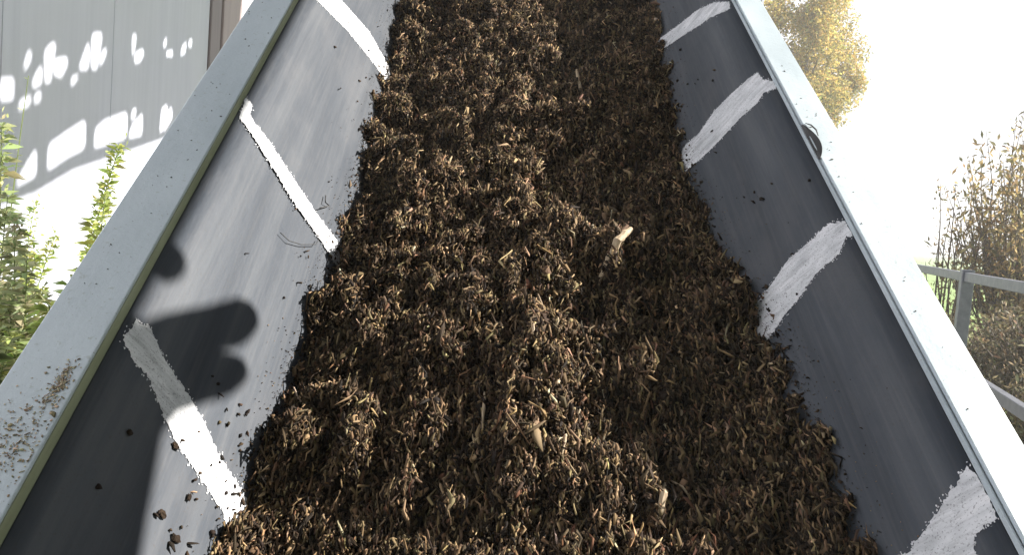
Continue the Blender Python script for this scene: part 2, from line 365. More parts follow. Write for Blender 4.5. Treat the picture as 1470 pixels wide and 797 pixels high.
# ------------------------------------------------------------------ compost heap
VK = np.array([-.2, .3, .47, .74, .95, 1.2, 1.5, 1.9, 2.5, 3.4])
WL = np.array([.225, .222, .228, .243, .262, .272, .265, .235, .24, .24]); WR = np.array([.12, .125, .133, .146, .187, .208, .198, .170, .18, .18])
def wall_n(u): return np.where(u < (UL + UR) / 2, -H - .01 - (u - UL) * TT, -H - .01 - (UR - u) * TT)
def heap(u, v):
    wl = np.interp(v, VK, WL); wr = np.interp(v, VK, WR)
    ua = UL + wl * CT; ub = UR - wr * CT; na = -H - .01 - wl * ST; nb = -H - .01 - wr * ST
    t = np.clip((u - ua) / (ub - ua), 0, 1)
    near = 1 / (1 + np.exp((v - .98 - .25 * (.2 - u)) / .03))
    mid = -.724 + near * .028                    # height of the middle of the heap
    ridge = .038 * np.exp(-((u - .21) / .055) ** 2 - ((v - .925) / .055) ** 2) + .036 * np.exp(-((u - .225) / .033) ** 2 - ((v - .68) / .04) ** 2) \
        + .045 * np.exp(-((u - .295) / .022) ** 2 - ((v - .80) / .02) ** 2) + .035 * np.exp(-((u - .24) / .06) ** 2 - ((v - .45) / .05) ** 2) - .012 * np.exp(-((u - .27) / .08) ** 2) * near
    prof = na * np.clip(1 - t / .45, 0, 1) ** 1.15 + nb * np.clip(1 - (1 - t) / .30, 0, 1) ** 1.3
    kl = np.clip(1 - t / .45, 0, 1) ** 1.15; kr = np.clip(1 - (1 - t) / .30, 0, 1) ** 1.3; kk = np.minimum(1, kl + kr)
    base = prof + (1 - kk) * (mid )
    hol = -.028 * np.exp(-((u - .14) / .04) ** 2 - ((v - .83) / .09) ** 2) - .016 * np.exp(-((u - .17) / .03) ** 2 - ((v - .60) / .05) ** 2)
    big = .012 * vnoise(u * 9, v * 7, 3, 2) + .044 * (np.abs(vnoise(u * 17, v * 12, 5, 2)) - .25) + .016 * (np.abs(vnoise(u * 38, v * 25, 15)) - .35)
    fine = .011 * vnoise(u * 62, v * 40, 9, 3, .6)
    return base + ridge + hol + big + fine
us = np.arange(-.28, .43, .0035); vs_ = np.arange(-.1, 3.28, .0045)
UU, VV = np.meshgrid(us, vs_); NNh = heap(UU, VV); NNh = np.maximum(NNh, wall_n(UU) - .0125)
nu = len(us); nvv = len(vs_); idx = np.arange(nu * nvv).reshape(nvv, nu)
Fh = np.stack([idx[:-1, :-1], idx[:-1, 1:], idx[1:, 1:], idx[1:, :-1]], -1).reshape(-1, 4)
Vh = np.stack([UU, VV, NNh], -1).reshape(-1, 3)
comp = incl(np_mesh('compost', Vh, Fh, M['soil'], smooth=True))
tag(comp, 'dark brown crumbly compost heaped along the middle of the belt', 'compost', kind='stuff')
md = comp.modifiers.new('thick', 'SOLIDIFY'); md.thickness = .003; md.offset = -1

def rot_mats(n, yaw_sd, tilt_sd, yaw0=None):
    yaw = RNG.normal(0, yaw_sd, n) if yaw0 is None else yaw0
    tx = RNG.normal(0, tilt_sd, n); ty = RNG.normal(0, tilt_sd * 1.4, n)
    cy, sy = np.cos(yaw), np.sin(yaw); Rz = np.zeros((n, 3, 3)); Rz[:, 0, 0] = cy; Rz[:, 0, 1] = -sy; Rz[:, 1, 0] = sy; Rz[:, 1, 1] = cy; Rz[:, 2, 2] = 1
    c, s = np.cos(tx), np.sin(tx); Rx = np.zeros((n, 3, 3)); Rx[:, 0, 0] = 1; Rx[:, 1, 1] = c; Rx[:, 1, 2] = -s; Rx[:, 2, 1] = s; Rx[:, 2, 2] = c
    c, s = np.cos(ty), np.sin(ty); Ry = np.zeros((n, 3, 3)); Ry[:, 1, 1] = 1; Ry[:, 0, 0] = c; Ry[:, 0, 2] = s; Ry[:, 2, 0] = -s; Ry[:, 2, 2] = c
    return Rz @ Rx @ Ry
def palette(n, cols, weights, jit=.25):
    cols = np.array(cols); k = RNG.choice(len(cols), n, p=np.array(weights) / sum(weights))
    return np.clip(cols[k] * np.exp(RNG.normal(0, jit, (n, 1))) * np.exp(RNG.normal(0, .06, (n, 3))), .003, .8)
def bits(pos, length, width, thick, cols, yaw_sd=.6, tilt=.5, bend=.3):
    """irregular flakes, clods and fibres: three bent cross-sections of four corners each, 12 verts"""
    n = len(pos); length = np.minimum(length, .034); width = np.minimum(width, .016); thick = np.minimum(thick, .011)
    sec = np.array([[-1, -1], [1, -1], [1, 1], [-1, 1]], float)
    P = np.zeros((n, 3, 4, 3)); wprof = np.array([.55, 1, .5])
    for k in range(3):
        y = (k - 1) * .5
        wk = wprof[k] * np.exp(RNG.normal(0, .3, (n, 1)))
        P[:, k, :, 0] = sec[:, 0] * wk * width[:, None] * .5 * np.exp(RNG.normal(0, .15, (n, 4)))
        P[:, k, :, 1] = y * length[:, None] + RNG.normal(0, .07, (n, 4)) * length[:, None]
        P[:, k, :, 2] = sec[:, 1] * wprof[k] * thick[:, None] * .5 * np.exp(RNG.normal(0, .25, (n, 4)))
    off = RNG.normal(0, bend, (n, 2)) * length[:, None] * .3
    P[:, 1, :, 0] += off[:, 0:1]; P[:, 1, :, 2] += np.abs(off[:, 1:2])
    P = P.reshape(n, 12, 3); R = rot_mats(n, yaw_sd, tilt)
    P = np.einsum('nij,nkj->nki', R, P) + pos[:, None, :]
    f = []
    for k in range(2):
        for j in range(4): f.append((k * 4 + j, k * 4 + (j + 1) % 4, (k + 1) * 4 + (j + 1) % 4, (k + 1) * 4 + j))
    f += [(3, 2, 1, 0), (8, 9, 10, 11)]
    F = (np.array(f)[None] + (np.arange(n) * 12)[:, None, None]).reshape(-1, 4)
    return P.reshape(-1, 3), F, np.repeat(cols, 12, axis=0)
def scatter(n, v0, v1, lift, pw=1):
    u = RNG.uniform(-.23, .405, n); v = v0 + (v1 - v0) * RNG.random(n) ** pw
    h_ = heap(u, v); keep = h_ > wall_n(u) - .003
    u, v, h_ = u[keep], v[keep], h_[keep]
    return np.stack([u, v, h_ + lift * RNG.random(len(u))], 1)
BROWN = [(.013, .008, .0045), (.037, .023, .012), (.088, .057, .030), (.20, .135, .070), (.30, .21, .115), (.46, .37, .25), (.12, .060, .030)]
batches = []
p = scatter(90000, .1, 2.3, .006, 1.3); n = len(p)      # fines
batches.append(bits(p, RNG.lognormal(-5.5, .4, n), RNG.lognormal(-5.95, .35, n), RNG.lognormal(-6.2, .4, n), palette(n, BROWN, [6, 6, 5, 2, .4, .03, .3]), .6, .7))
p = scatter(30000, .1, 2.3, .008, 1.25); n = len(p)      # flakes
batches.append(bits(p, RNG.lognormal(-4.95, .4, n), RNG.lognormal(-5.8, .4, n), RNG.lognormal(-6.1, .4, n), palette(n, BROWN, [4, 5, 5, 2.5, .6, .04, .5]), .4, .7))
p = scatter(84000, .1, 2.3, .012, 1.25); n = len(p)      # fibres and shreds, combed along the belt
batches.append(bits(p, RNG.lognormal(-4.58, .5, n), RNG.lognormal(-6.38, .42, n), RNG.lognormal(-6.7, .3, n), palette(n, BROWN, [2, 4, 6, 5, 1.6, .10, .6]), .33, .55, .6))
p = scatter(1500, .1, 2.3, .006, 1.25); n = len(p)       # bigger lumps
batches.append(bits(p, RNG.lognormal(-4.4, .3, n), RNG.lognormal(-4.9, .3, n), RNG.lognormal(-5.2, .3, n), palette(n, BROWN, [5, 5, 4, 1, .05, 0, .3]), 1.0, .7))
p = scatter(900, .1, 2.3, .014, 1.25); n = len(p)       # long splinters and stalks
batches.append(bits(p, RNG.uniform(.018, .034, n), RNG.lognormal(-6.1, .3, n), RNG.lognormal(-6.5, .3, n), palette(n, BROWN, [0, 2, 5, 5, 2, .4, .5]), .5, .4, .5))
p = scatter(6000, 2.3, 3.28, .008); n = len(p)
batches.append(bits(p, RNG.lognormal(-4.2, .3, n), RNG.lognormal(-4.9, .3, n), RNG.lognormal(-5.2, .3, n), palette(n, BROWN, [3, 5, 5, 3, .9, .1, .5]), .8, .6))
def join_batches(bs):
    Vs, Fs, Ts = [], [], []; o = 0
    for a, f, t in bs: Vs.append(a); Fs.append(f + o); Ts.append(t); o += len(a)
    return np.vstack(Vs), np.vstack(Fs), np.vstack(Ts)
a, f, t = join_batches(batches)
ch = incl(np_mesh('compost_pieces', a, f, M['chips'], t))
tag(ch, 'loose brown flakes, fibres and clods covering the compost heap', 'compost', kind='stuff')
# crumbs strewn on the belt sides
def wall_scatter(side, n, v0, v1, wmean, wsd):
    v = RNG.uniform(v0, v1, n); w = np.clip(wmean - np.abs(RNG.normal(0, wsd, n)), .02, .25)
    return np.array([[*wallpt(side, a_, b_, .0012)] for a_, b_ in zip(v, w)])
cb = []
for side, n, wm, ws, a0, a1 in ((-1, 300, .255, .012, .6, 2), (-1, 120, .235, .018, .3, .65), (-1, 60, .22, .05, .38, .62), (-1, 30, .24, .05, .75, 1.8), (1, 160, .2, .012, .85, 2), (1, 90, .15, .012, .4, .85), (1, 22, .15, .05, .4, 1.6)):
    p = wall_scatter(side, n, a0, a1, wm, ws); n = len(p)

    cb.append(bits(p, RNG.lognormal(-5.4, .5, n), RNG.lognormal(-5.9, .4, n), RNG.lognormal(-6.4, .3, n), palette(n, BROWN, [6, 5, 2, .5, .1, 0, 0]), 1.2, .35))
for side, n in ((-1, 5200), (1, 2600)):
    v = RNG.uniform(.3, 2, n); w_ = np.interp(v, VK, WL if side < 0 else WR) + .004 - RNG.exponential(.014, n); w_ = np.maximum(w_, .02)
    p = np.array([[*wallpt(side, a_, b_, .0006)] for a_, b_ in zip(v, w_)])
    cb.append(bits(p, RNG.lognormal(-6.7, .45, n), RNG.lognormal(-7.0, .4, n), RNG.lognormal(-7.4, .3, n), palette(n, BROWN, [6, 5, 3, 1, .2, 0, .2]), 1.2, .35))
a, f, t = join_batches(cb)
cr = incl(np_mesh('belt_crumbs', a, f, M['chips'], t)); tag(cr, 'dark specks of compost stuck to the sloping sides of the belt', 'crumbs', kind='stuff')

# individual sticks and lumps one can point at
def stick(name, pts, r, m, label, cat='stick', flat=1.0, seg=7):
    bm = bmesh.new(); rnd = random.Random(len(label)); P = [Vector(p) for p in pts]; fine = []
    for a_, b_ in zip(P, P[1:]):
        for k in range(4): fine.append(a_.lerp(b_, k / 4) + Vector((rnd.gauss(0, r * .15), 0, rnd.gauss(0, r * .12))))
    fine.append(P[-1]); rr = [r * (.55 + .45 * math.sin(math.pi * min(1, (k + .8) / (len(fine))))) * rnd.uniform(.85, 1.1) for k in range(len(fine))]
    add_tube(bm, fine, rr, seg)
    if flat != 1:
        c = sum(P, Vector()) / len(P)
        for v in bm.verts: v.co.z = c.z + (v.co.z - c.z) * flat
    return tag(incl(bm_obj(name, bm, m)), label, cat)
def hp(u, v, up_=.012): return (u, v, float(heap(np.array([u]), np.array([v]))[0]) + up_)
stick('wood_stick', [hp(.174, .875, .004), hp(.195, .905, .014), hp(.215, .938, .012)], .0065, M['wood'], 'thick pale brown split stick lying slantwise on the crest of the compost', 'stick')
stick('wood_splinter', [hp(.196, .471, .008), hp(.203, .50, .016), hp(.212, .53, .012)], .004, M['wood'], 'pale whitish splinter sticking up near the bottom centre of the heap', 'splinter')
stick('wood_splinter', [hp(.105, .546, .008), hp(.109, .565, .012), hp(.112, .582, .008)], .0016, M['wood'], 'thin pale splinter pointing along the belt left of the big bottom splinter', 'splinter')
stick('wood_splinter', [hp(.181, 1.458, .010), hp(.175, 1.51, .014)], .004, M['wood'], 'white sliver on the shaded right half near the top of the picture', 'splinter')
stick('wood_stick', [hp(.197, 1.045, .012), hp(.222, 1.062, .016)], .004, M['wood2'], 'short reddish brown twig on the dark slope right of the heap crest', 'twig')
stick('wood_stick', [hp(.156, .758, .008), hp(.160, .80, .012), hp(.163, .846, .008)], .0026, M['wood2'], 'straight dark stick lying along the belt in the hollow below the thick split stick', 'stick')
stick('wood_splinter', [hp(.103, .743, .008), hp(.094, .79, .012), hp(.087, .825, .008)], .0022, M['wood2'], 'long thin slanting twig on the lit heap left of the dark hollow', 'twig')
stick('wood_splinter', [hp(.023, .594, .008), hp(.024, .62, .012), hp(.024, .646, .008)], .0019, M['wood'], 'thin tan splinter lying lengthwise in the middle of the lit lower heap', 'splinter')
def blob_piece(side, v, w, a, b_, label, rot=0):
    rnd = random.Random(int(v * 1000)); bm = bmesh.new(); bmesh.ops.create_icosphere(bm, subdivisions=2, radius=1)
    for q in bm.verts: q.co *= rnd.uniform(.6, 1.2)
    for q in bm.verts:
        x, y, z = q.co; x, y = x * math.cos(rot) - y * math.sin(rot), x * math.sin(rot) + y * math.cos(rot)
        q.co = wallpt(side, v + x * a, w + y * b_, .0018 + z * .0014)
    tag(incl(bm_obj('compost_clod', bm, M['soil'])), label, 'clod')
blob_piece(-1, .435, .150, .0042, .0062, 'largest flat dark clod on the belt beside the lowest white stripe')
blob_piece(-1, .446, .126, .004, .0055, 'round dark clod just above the largest one, left of the lowest stripe')
blob_piece(-1, .478, .148, .005, .0028, 'narrow dark clod halfway along the lowest stripe, on its left')
blob_piece(-1, .513, .112, .0036, .005, 'dark clod touching the left edge of the lowest white stripe')
blob_piece(-1, .490, .060, .0035, .0035, 'tiny dark clod alone in the shadow beside the left rail')
def curl(name, pts, r, label):
    bm = bmesh.new(); add_tube(bm, [wallpt(-1, v, w, o) for v, w, o in pts], r, 6); tag(incl(bm_obj(name, bm, M['dark'], None, 0, True)), label, 'fibre')
curl('root_fibre', [(.889, .138, .003), (.892, .156, .004), (.912, .179, .003), (.941, .203, .004), (.957, .206, .003)], .0006, 'thin dark curved fibre left of the middle stripe on the left side')
curl('root_fibre', [(1.052, .193, .003), (1.035, .195, .005), (1.042, .206, .003), (1.011, .188, .005)], .0009, 'short dark forked fibre right of the middle stripe on the left side')

# ------------------------------------------------------------------ peeled flakes on the left rail, specks on the right
fl = []
n = 520; v = np.concatenate([RNG.normal(.425, .03, 330), RNG.normal(.487, .012, 190)]); u = np.concatenate([UL - .024 + RNG.normal(0, .013, 330), UL - .013 + RNG.normal(0, .004, 190)])
u = np.clip(u, UL - .057, UL - .004); p = np.stack([u, v, np.full(n, -H + .0006)], 1)
fl.append(bits(p, RNG.lognormal(-6.5, .5, n), RNG.lognormal(-6.7, .4, n), np.full(n, .0005), palette(n, [(.30, .25, .17), (.38, .32, .22), (.16, .12, .07)], [3, 3, 1.5]), 1.5, .08, .1))
n = 70; p = np.stack([RNG.uniform(UL - .056, UL - .004, n), RNG.uniform(.6, 2, n), np.full(n, -H + .0006)], 1)
fl.append(bits(p, RNG.lognormal(-6.3, .4, n), RNG.lognormal(-6.8, .4, n), np.full(n, .0006), palette(n, [(.05, .04, .03)], [1]), 1.5, .1, .1))
n = 22; p = np.stack([UR + .006 + np.abs(RNG.normal(0, .014, n)).clip(0, .038), RNG.uniform(.5, 1.3, n), np.full(n, -H + .0006)], 1)
fl.append(bits(p, RNG.lognormal(-6.0, .5, n), RNG.lognormal(-6.7, .4, n), np.full(n, .0006), palette(n, [(.06, .05, .035)], [1]), 1.5, .1, .1))
a, f, t = join_batches(fl)
tag(incl(np_mesh('rail_specks', a, f, M['chips'], t)), 'tan paint flakes and dark grit scattered over the tops of the rails', 'grit', kind='stuff')

# ------------------------------------------------------------------ unseen board and plate added to shade the left rail and belt side
gb = empty('shadow_board', (1.0, 1.4, 0)); tag(gb, 'long grey board added unseen above the right side to shade the left rail', 'shade_caster')
bm = bmesh.new(); add_box(bm, .99, 1.015, -.3, 3.4, .066, .20); incl(bm_obj('board', bm, M['steel'], gb, .002), gb)
for v in (-.25, .35):
    bm = bmesh.new(); add_tube(bm, [(UR + .035, v, -H - .1), (.80, v, -.42), (1.028, v, -.1), (1.028, v, .19)], .014, 10); incl(bm_obj('arm', bm, M['galv'], gb), gb)
plate = [(.85, .16), (.85, -.075), (1.008, -.050), (1.044, -.040), (1.084, -.030), (1.129, -.018), (1.157, -.024), (1.187, -.053), (1.207, -.076), (1.224, -.09), (1.240, -.098), (1.256, -.101), (1.266, -.093), (1.268, -.080), (1.263, -.062), (1.252, -.044), (1.241, -.031),
         (1.253, -.038), (1.266, -.054), (1.282, -.071), (1.298, -.081), (1.318, -.088), (1.334, -.089), (1.346, -.080), (1.350, -.064), (1.343, -.044), (1.304, -.009), (1.258, .038), (1.23, .06), (1.22, .16)]
bm = bmesh.new(); add_prism(bm, [(1.018, v, n_) for v, n_ in plate], (.008, 0, 0))
add_prism(bm, [(1.0165, v, n_) for v, n_ in ((1.295, .12), (1.293, .058), (1.305, .046), (1.322, .040), (1.338, .044), (1.346, .056), (1.346, .12))], (.006, 0, 0))
tag(incl(bm_obj('finger_shadow_plate', bm, M['dark'])), 'unseen dark plate with two rounded lugs, added to cast the finger-like shadow', 'shadow_plate')  # added plate, outline shaped to cast the two-fingered shadow on the belt

# unseen steel bin added behind the camera to cut sky fill in the trough
hp_ = empty('sky_blocker', (.065, -2.2, 0)); tag(hp_, 'tall dark green steel bin added unseen behind the camera to block skylight', 'light_blocker')
hmat = simple('dark_green_paint', (.025, .04, .03), (.05, .065, .05), 6, .5)
bm = bmesh.new(); q0 = [(-1.3, -1.1), (1.5, -1.1), (1.5, -3.4), (-1.3, -3.4)]; q1 = [(-.5, -1.5), (.6, -1.5), (.6, -2.9), (-.5, -2.9)]
ta = [bm.verts.new((x, y, 3.6)) for x, y in q0]; tb = [bm.verts.new((x, y, 1.5)) for x, y in q0]; tc_ = [bm.verts.new((x, y, .7)) for x, y in q1]
for A_, B_ in ((ta, tb), (tb, tc_)):
    for k in range(4): bm.faces.new((A_[k], A_[(k + 1) % 4], B_[(k + 1) % 4], B_[k]))
ho = bm_obj('body', bm, hmat, hp_); in_world(ho, hp_); md = ho.modifiers.new('t', 'SOLIDIFY'); md.thickness = .006
bm = bmesh.new()
for x0, x1, y0, y1 in ((-1.36, 1.56, -1.14, -1.04), (-1.36, 1.56, -3.46, -3.36), (-1.36, -1.26, -3.35, -1.15), (1.46, 1.56, -3.35, -1.15)): add_box(bm, x0, x1, y0, y1, 3.56, 3.66)
in_world(bm_obj('rim', bm, M['steel'], hp_, .004), hp_)
for x in (-1.25, 1.45):
    for y in (-1.2, -3.3):
        bm = bmesh.new(); add_box(bm, x - .05, x + .05, y - .05, y + .05, 0, 1.55); in_world(bm_obj('leg', bm, hmat, hp_, .004), hp_)

# ------------------------------------------------------------------ unseen screen added above the frame, holes cut to throw sun patches
HO = [[(5.118, 4.516), (5.252, 4.542), (5.252, 4.427), (5.124, 4.402)], [(5.348, 4.612), (5.386, 4.708), (5.422, 4.723), (5.418, 4.675), (5.37, 4.615)], [(5.442, 4.533), (5.483, 4.607), (5.542, 4.662), (5.549, 4.566), (5.473, 4.526)], [(5.587, 4.584), (5.568, 4.743), (5.629, 4.8), (5.693, 4.826), (5.676, 4.723), (5.656, 4.657), (5.652, 4.595), (5.597, 4.569)], [(5.682, 4.641), (5.692, 4.726), (5.836, 4.766), (5.848, 4.725), (5.776, 4.636), (5.724, 4.636)], [(5.995, 4.721), (6.053, 4.824), (6.114, 4.917), (6.14, 4.841), (6.119, 4.742)], [(6.167, 4.755), (6.159, 4.971), (6.217, 4.997), (6.309, 5.012), (6.279, 4.881), (6.248, 4.765)], [(6.277, 4.793), (6.31, 4.887), (6.371, 4.927), (6.384, 4.902), (6.337, 4.832)], [(6.81, 4.949), (6.794, 5.107), (6.867, 5.128), (6.852, 5.028)], [(6.852, 4.916), (6.857, 4.988), (6.993, 5.046), (7.023, 5.015), (6.952, 4.944)], [(7.392, 5.136), (7.414, 5.201), (7.472, 5.23), (7.45, 5.158)], [(7.46, 5.082), (7.485, 5.126), (7.607, 5.156), (7.613, 5.111)], [(7.788, 5.15), (7.827, 5.24), (7.924, 5.289), (7.902, 5.19)], [(7.963, 5.262), (7.99, 5.321), (8.059, 5.341), (8.05, 5.273)], [(5.894, 4.603), (5.917, 4.659), (6.007, 4.687), (5.938, 4.619)], [(5.305, 4.372), (5.33, 4.43), (5.439, 4.473), (5.42, 4.419)], [(5.464, 4.437), (5.491, 4.492), (5.545, 4.512), (5.533, 4.454)], [(5.303, 3.944), (5.37, 4.033), (5.513, 4.176), (5.523, 4.017)], [(5.65, 4.053), (5.655, 4.208), (5.863, 4.304), (6.117, 4.412), (6.123, 4.23), (5.875, 4.148)], [(6.253, 4.241), (6.263, 4.368), (6.394, 4.439), (6.766, 4.547), (6.773, 4.355), (6.41, 4.273)], [(6.798, 4.357), (6.861, 4.466), (7.046, 4.571), (7.052, 4.402)], [(6.833, 4.494), (6.851, 4.568), (6.925, 4.593), (6.907, 4.523)], [(7.4, 4.458), (7.422, 4.651), (7.523, 4.698), (7.576, 4.648), (7.502, 4.497)], [(7.52, 4.596), (7.633, 4.701), (7.677, 4.614), (7.49, 4.467)]]
EDGE = [(4.80, 3.70), (5.158, 3.83), (5.515, 3.91), (5.973, 4.07), (6.5, 4.19), (7.009, 4.303), (7.892, 4.508), (9.263, 4.93)]
outline = EDGE + [(9.5, 6.8), (4.80, 6.3)]
def rounded(poly, n=2, e=.12):
    p = [Vector(q) for q in poly]
    for _ in range(n):
        q = []
        for a_, b_ in zip(p, p[1:] + p[:1]): q += [a_.lerp(b_, e), a_.lerp(b_, 1 - e)]
        p = q
    return p
cu = bpy.data.curves.new('mask_outline', 'CURVE'); cu.dimensions = '2D'; cu.fill_mode = 'BOTH'; cu.extrude = .003
for poly in [[Vector(q) for q in outline]] + [rounded(h_) for h_ in HO]:
    sp = cu.splines.new('POLY'); sp.points.add(len(poly) - 1); sp.use_cyclic_u = True
    for q, pt in zip(poly, sp.points): pt.co = (q.x, q.y, 0, 1)
tmp = bpy.data.objects.new('tmp', cu); COL.objects.link(tmp)
dg = bpy.context.evaluated_depsgraph_get(); me = bpy.data.meshes.new_from_object(tmp.evaluated_get(dg)); bpy.data.objects.remove(tmp)
me.materials.clear(); me.materials.append(M['mask'])
sc = empty('shade_mask_frame', (1.5, 7.5, 0)); tag(sc, 'tall dark screen added unseen on two steel posts, holes cut to throw sun patches', 'shade cloth')
co = bpy.data.objects.new('mask', me); link(co, sc)
co.matrix_basis = Matrix.Translation((1.5 - 1.5, -7.5, 0)) @ Matrix(((0, 0, 1, 0), (1, 0, 0, 0), (0, 1, 0, 0), (0, 0, 0, 1)))
for y, z in ((4.83, 6.35), (9.45, 6.85)):
    bm = bmesh.new(); add_tube(bm, [(1.53, y, 0), (1.53, y, z)], .028, 12); in_world(bm_obj('post', bm, M['galv'], sc), sc)

# ------------------------------------------------------------------ fence on the right
fe = empty('pipe_fence', (2.24, 3.69, 0)); tag(fe, 'grey galvanised steel fence with square posts and two rails', 'fence')
fd = Vector((.58, 1.7, 0)).normalized(); fn = Vector((fd.y, -fd.x, 0)); base = Vector((2.24, 3.69, 0))
def bar(bm, a_, b_, w, h_):
    d = (b_ - a_).normalized(); s_ = d.cross(Vector((0, 0, 1))).normalized() * w / 2; u_ = Vector((0, 0, h_ / 2))
    vs = [bm.verts.new(e + sgn1 * s_ + sgn2 * u_) for e in (a_, b_) for sgn1 in (-1, 1) for sgn2 in (-1, 1)]
    for q in ((0, 1, 3, 2), (4, 6, 7, 5), (0, 4, 5, 1), (2, 3, 7, 6), (0, 2, 6, 4), (1, 5, 7, 3)): bm.faces.new([vs[k] for k in q])
for k in range(-1, 4):
    p = base + fd * 2.1 * k; bm = bmesh.new(); s_ = .026
    cs = [p + fd * s_ + fn * s_, p + fd * s_ - fn * s_, p - fd * s_ - fn * s_, p - fd * s_ + fn * s_]
    add_prism(bm, cs, (0, 0, 1.178)); in_world(bm_obj('post', bm, M['galv'], fe, .003), fe)
for z, h_ in ((1.145, .042), (.725, .046)):
    bm = bmesh.new(); bar(bm, base + fd * -2.3 + Vector((0, 0, z)) - fn * .0, base + fd * 6.5 + Vector((0, 0, z)), .032, h_)
    in_world(bm_obj('rail', bm, M['galv'], fe, .003), fe)

# ------------------------------------------------------------------ vegetation
def leaves(pos, dirs, length, width, cols, droop=.15):
    """each leaf a folded lance of two quads (6 verts)"""
    n = len(pos); d = dirs / np.linalg.norm(dirs, axis=1, keepdims=True)
    r = RNG.normal(0, 1, (n, 3)); s_ = np.cross(d, r); s_ /= np.linalg.norm(s_, axis=1, keepdims=True) + 1e-9; nn = np.cross(s_, d)
    l = length[:, None]; w = width[:, None]
    P = np.zeros((n, 6, 3)); sag = np.array([0, 0, -1.]) * droop
    P[:, 0] = pos; P[:, 1] = pos + d * l * .45 + s_ * w * .5 + nn * w * .12 + sag * l * .2; P[:, 2] = pos + d * l * .45 - s_ * w * .5 + nn * w * .12 + sag * l * .2
    P[:, 3] = pos + d * l * .5 + sag * l * .25; P[:, 4] = pos + d * l + sag * l; P[:, 5] = pos + d * l * 1.0 + s_ * w * .06 + sag * l
    f = [(0, 1, 5, 3), (0, 3, 4, 2)]
    F = (np.array(f)[None] + (np.arange(n) * 6)[:, None, None]).reshape(-1, 4)
    return P.reshape(-1, 3), F, np.repeat(cols, 6, axis=0)
def rvec(n): 
    a_ = RNG.normal(0, 1, (n, 3)); return a_ / np.linalg.norm(a_, axis=1, keepdims=True)

def weed(x, y, height, lean, label, cols, nleaf=70, leaf=.10, tipfluff=False, nstem=1):
    root = empty('weed', (x, y, 0)); tag(root, label, 'weed', 'weeds along the building')
    bm = bmesh.new(); bs = []
    for s_i in range(nstem):
        ang = random.uniform(0, 6.28); sp = .0 if s_i == 0 else random.uniform(.05, .18); hh = height * (1 if s_i == 0 else random.uniform(.6, .92))
        lx, ly = lean[0] + sp * math.cos(ang), lean[1] + sp * math.sin(ang)
        pts = [Vector((lx * t ** 1.6, ly * t ** 1.6, hh * t)) for t in np.linspace(0, 1, 9)]
        add_tube(bm, pts, [.006 * (1 - .75 * k / 8) for k in range(9)], 5)
        n = int(nleaf * (1.5 if s_i == 0 else 1.1)); t = RNG.uniform(.18, 1, n) ** .8
        pp = np.stack([lx * t ** 1.6, ly * t ** 1.6, hh * t], 1)
        a_ = RNG.uniform(0, 6.28, n); el = RNG.uniform(.1, .9, n)
        dd = np.stack([np.cos(a_) * np.cos(el), np.sin(a_) * np.cos(el), np.sin(el)], 1)
        ln = 1.35 * leaf * RNG.uniform(.5, 1.1, n) * (1.15 - .6 * t)
        bs.append(leaves(pp, dd, ln, ln * RNG.uniform(.2, .34, n), palette(n, cols, [1] * len(cols), .2), .35))
        if tipfluff:
            n = 60; t = RNG.uniform(.82, 1.02, n); pp = np.stack([lx * t ** 1.6, ly * t ** 1.6, hh * t], 1) + RNG.normal(0, .012, (n, 3)); ln = np.full(n, .03)
            bs.append(leaves(pp, rvec(n) + [0, 0, .6], ln, ln * .4, palette(n, cols, [1] * len(cols), .2), .1))
    bm_obj('stem', bm, M['stem'], root)
    a_, f_, t_ = join_batches(bs); np_mesh('foliage', a_, f_, M['leaf'], t_, parent=root)
GREEN = [(.20, .25, .09), (.30, .36, .15), (.42, .45, .22)]
LIME = [(.36, .41, .11), (.46, .49, .16), (.26, .33, .09)]
DRY = [(.44, .43, .25), (.34, .37, .19), (.22, .26, .12)]
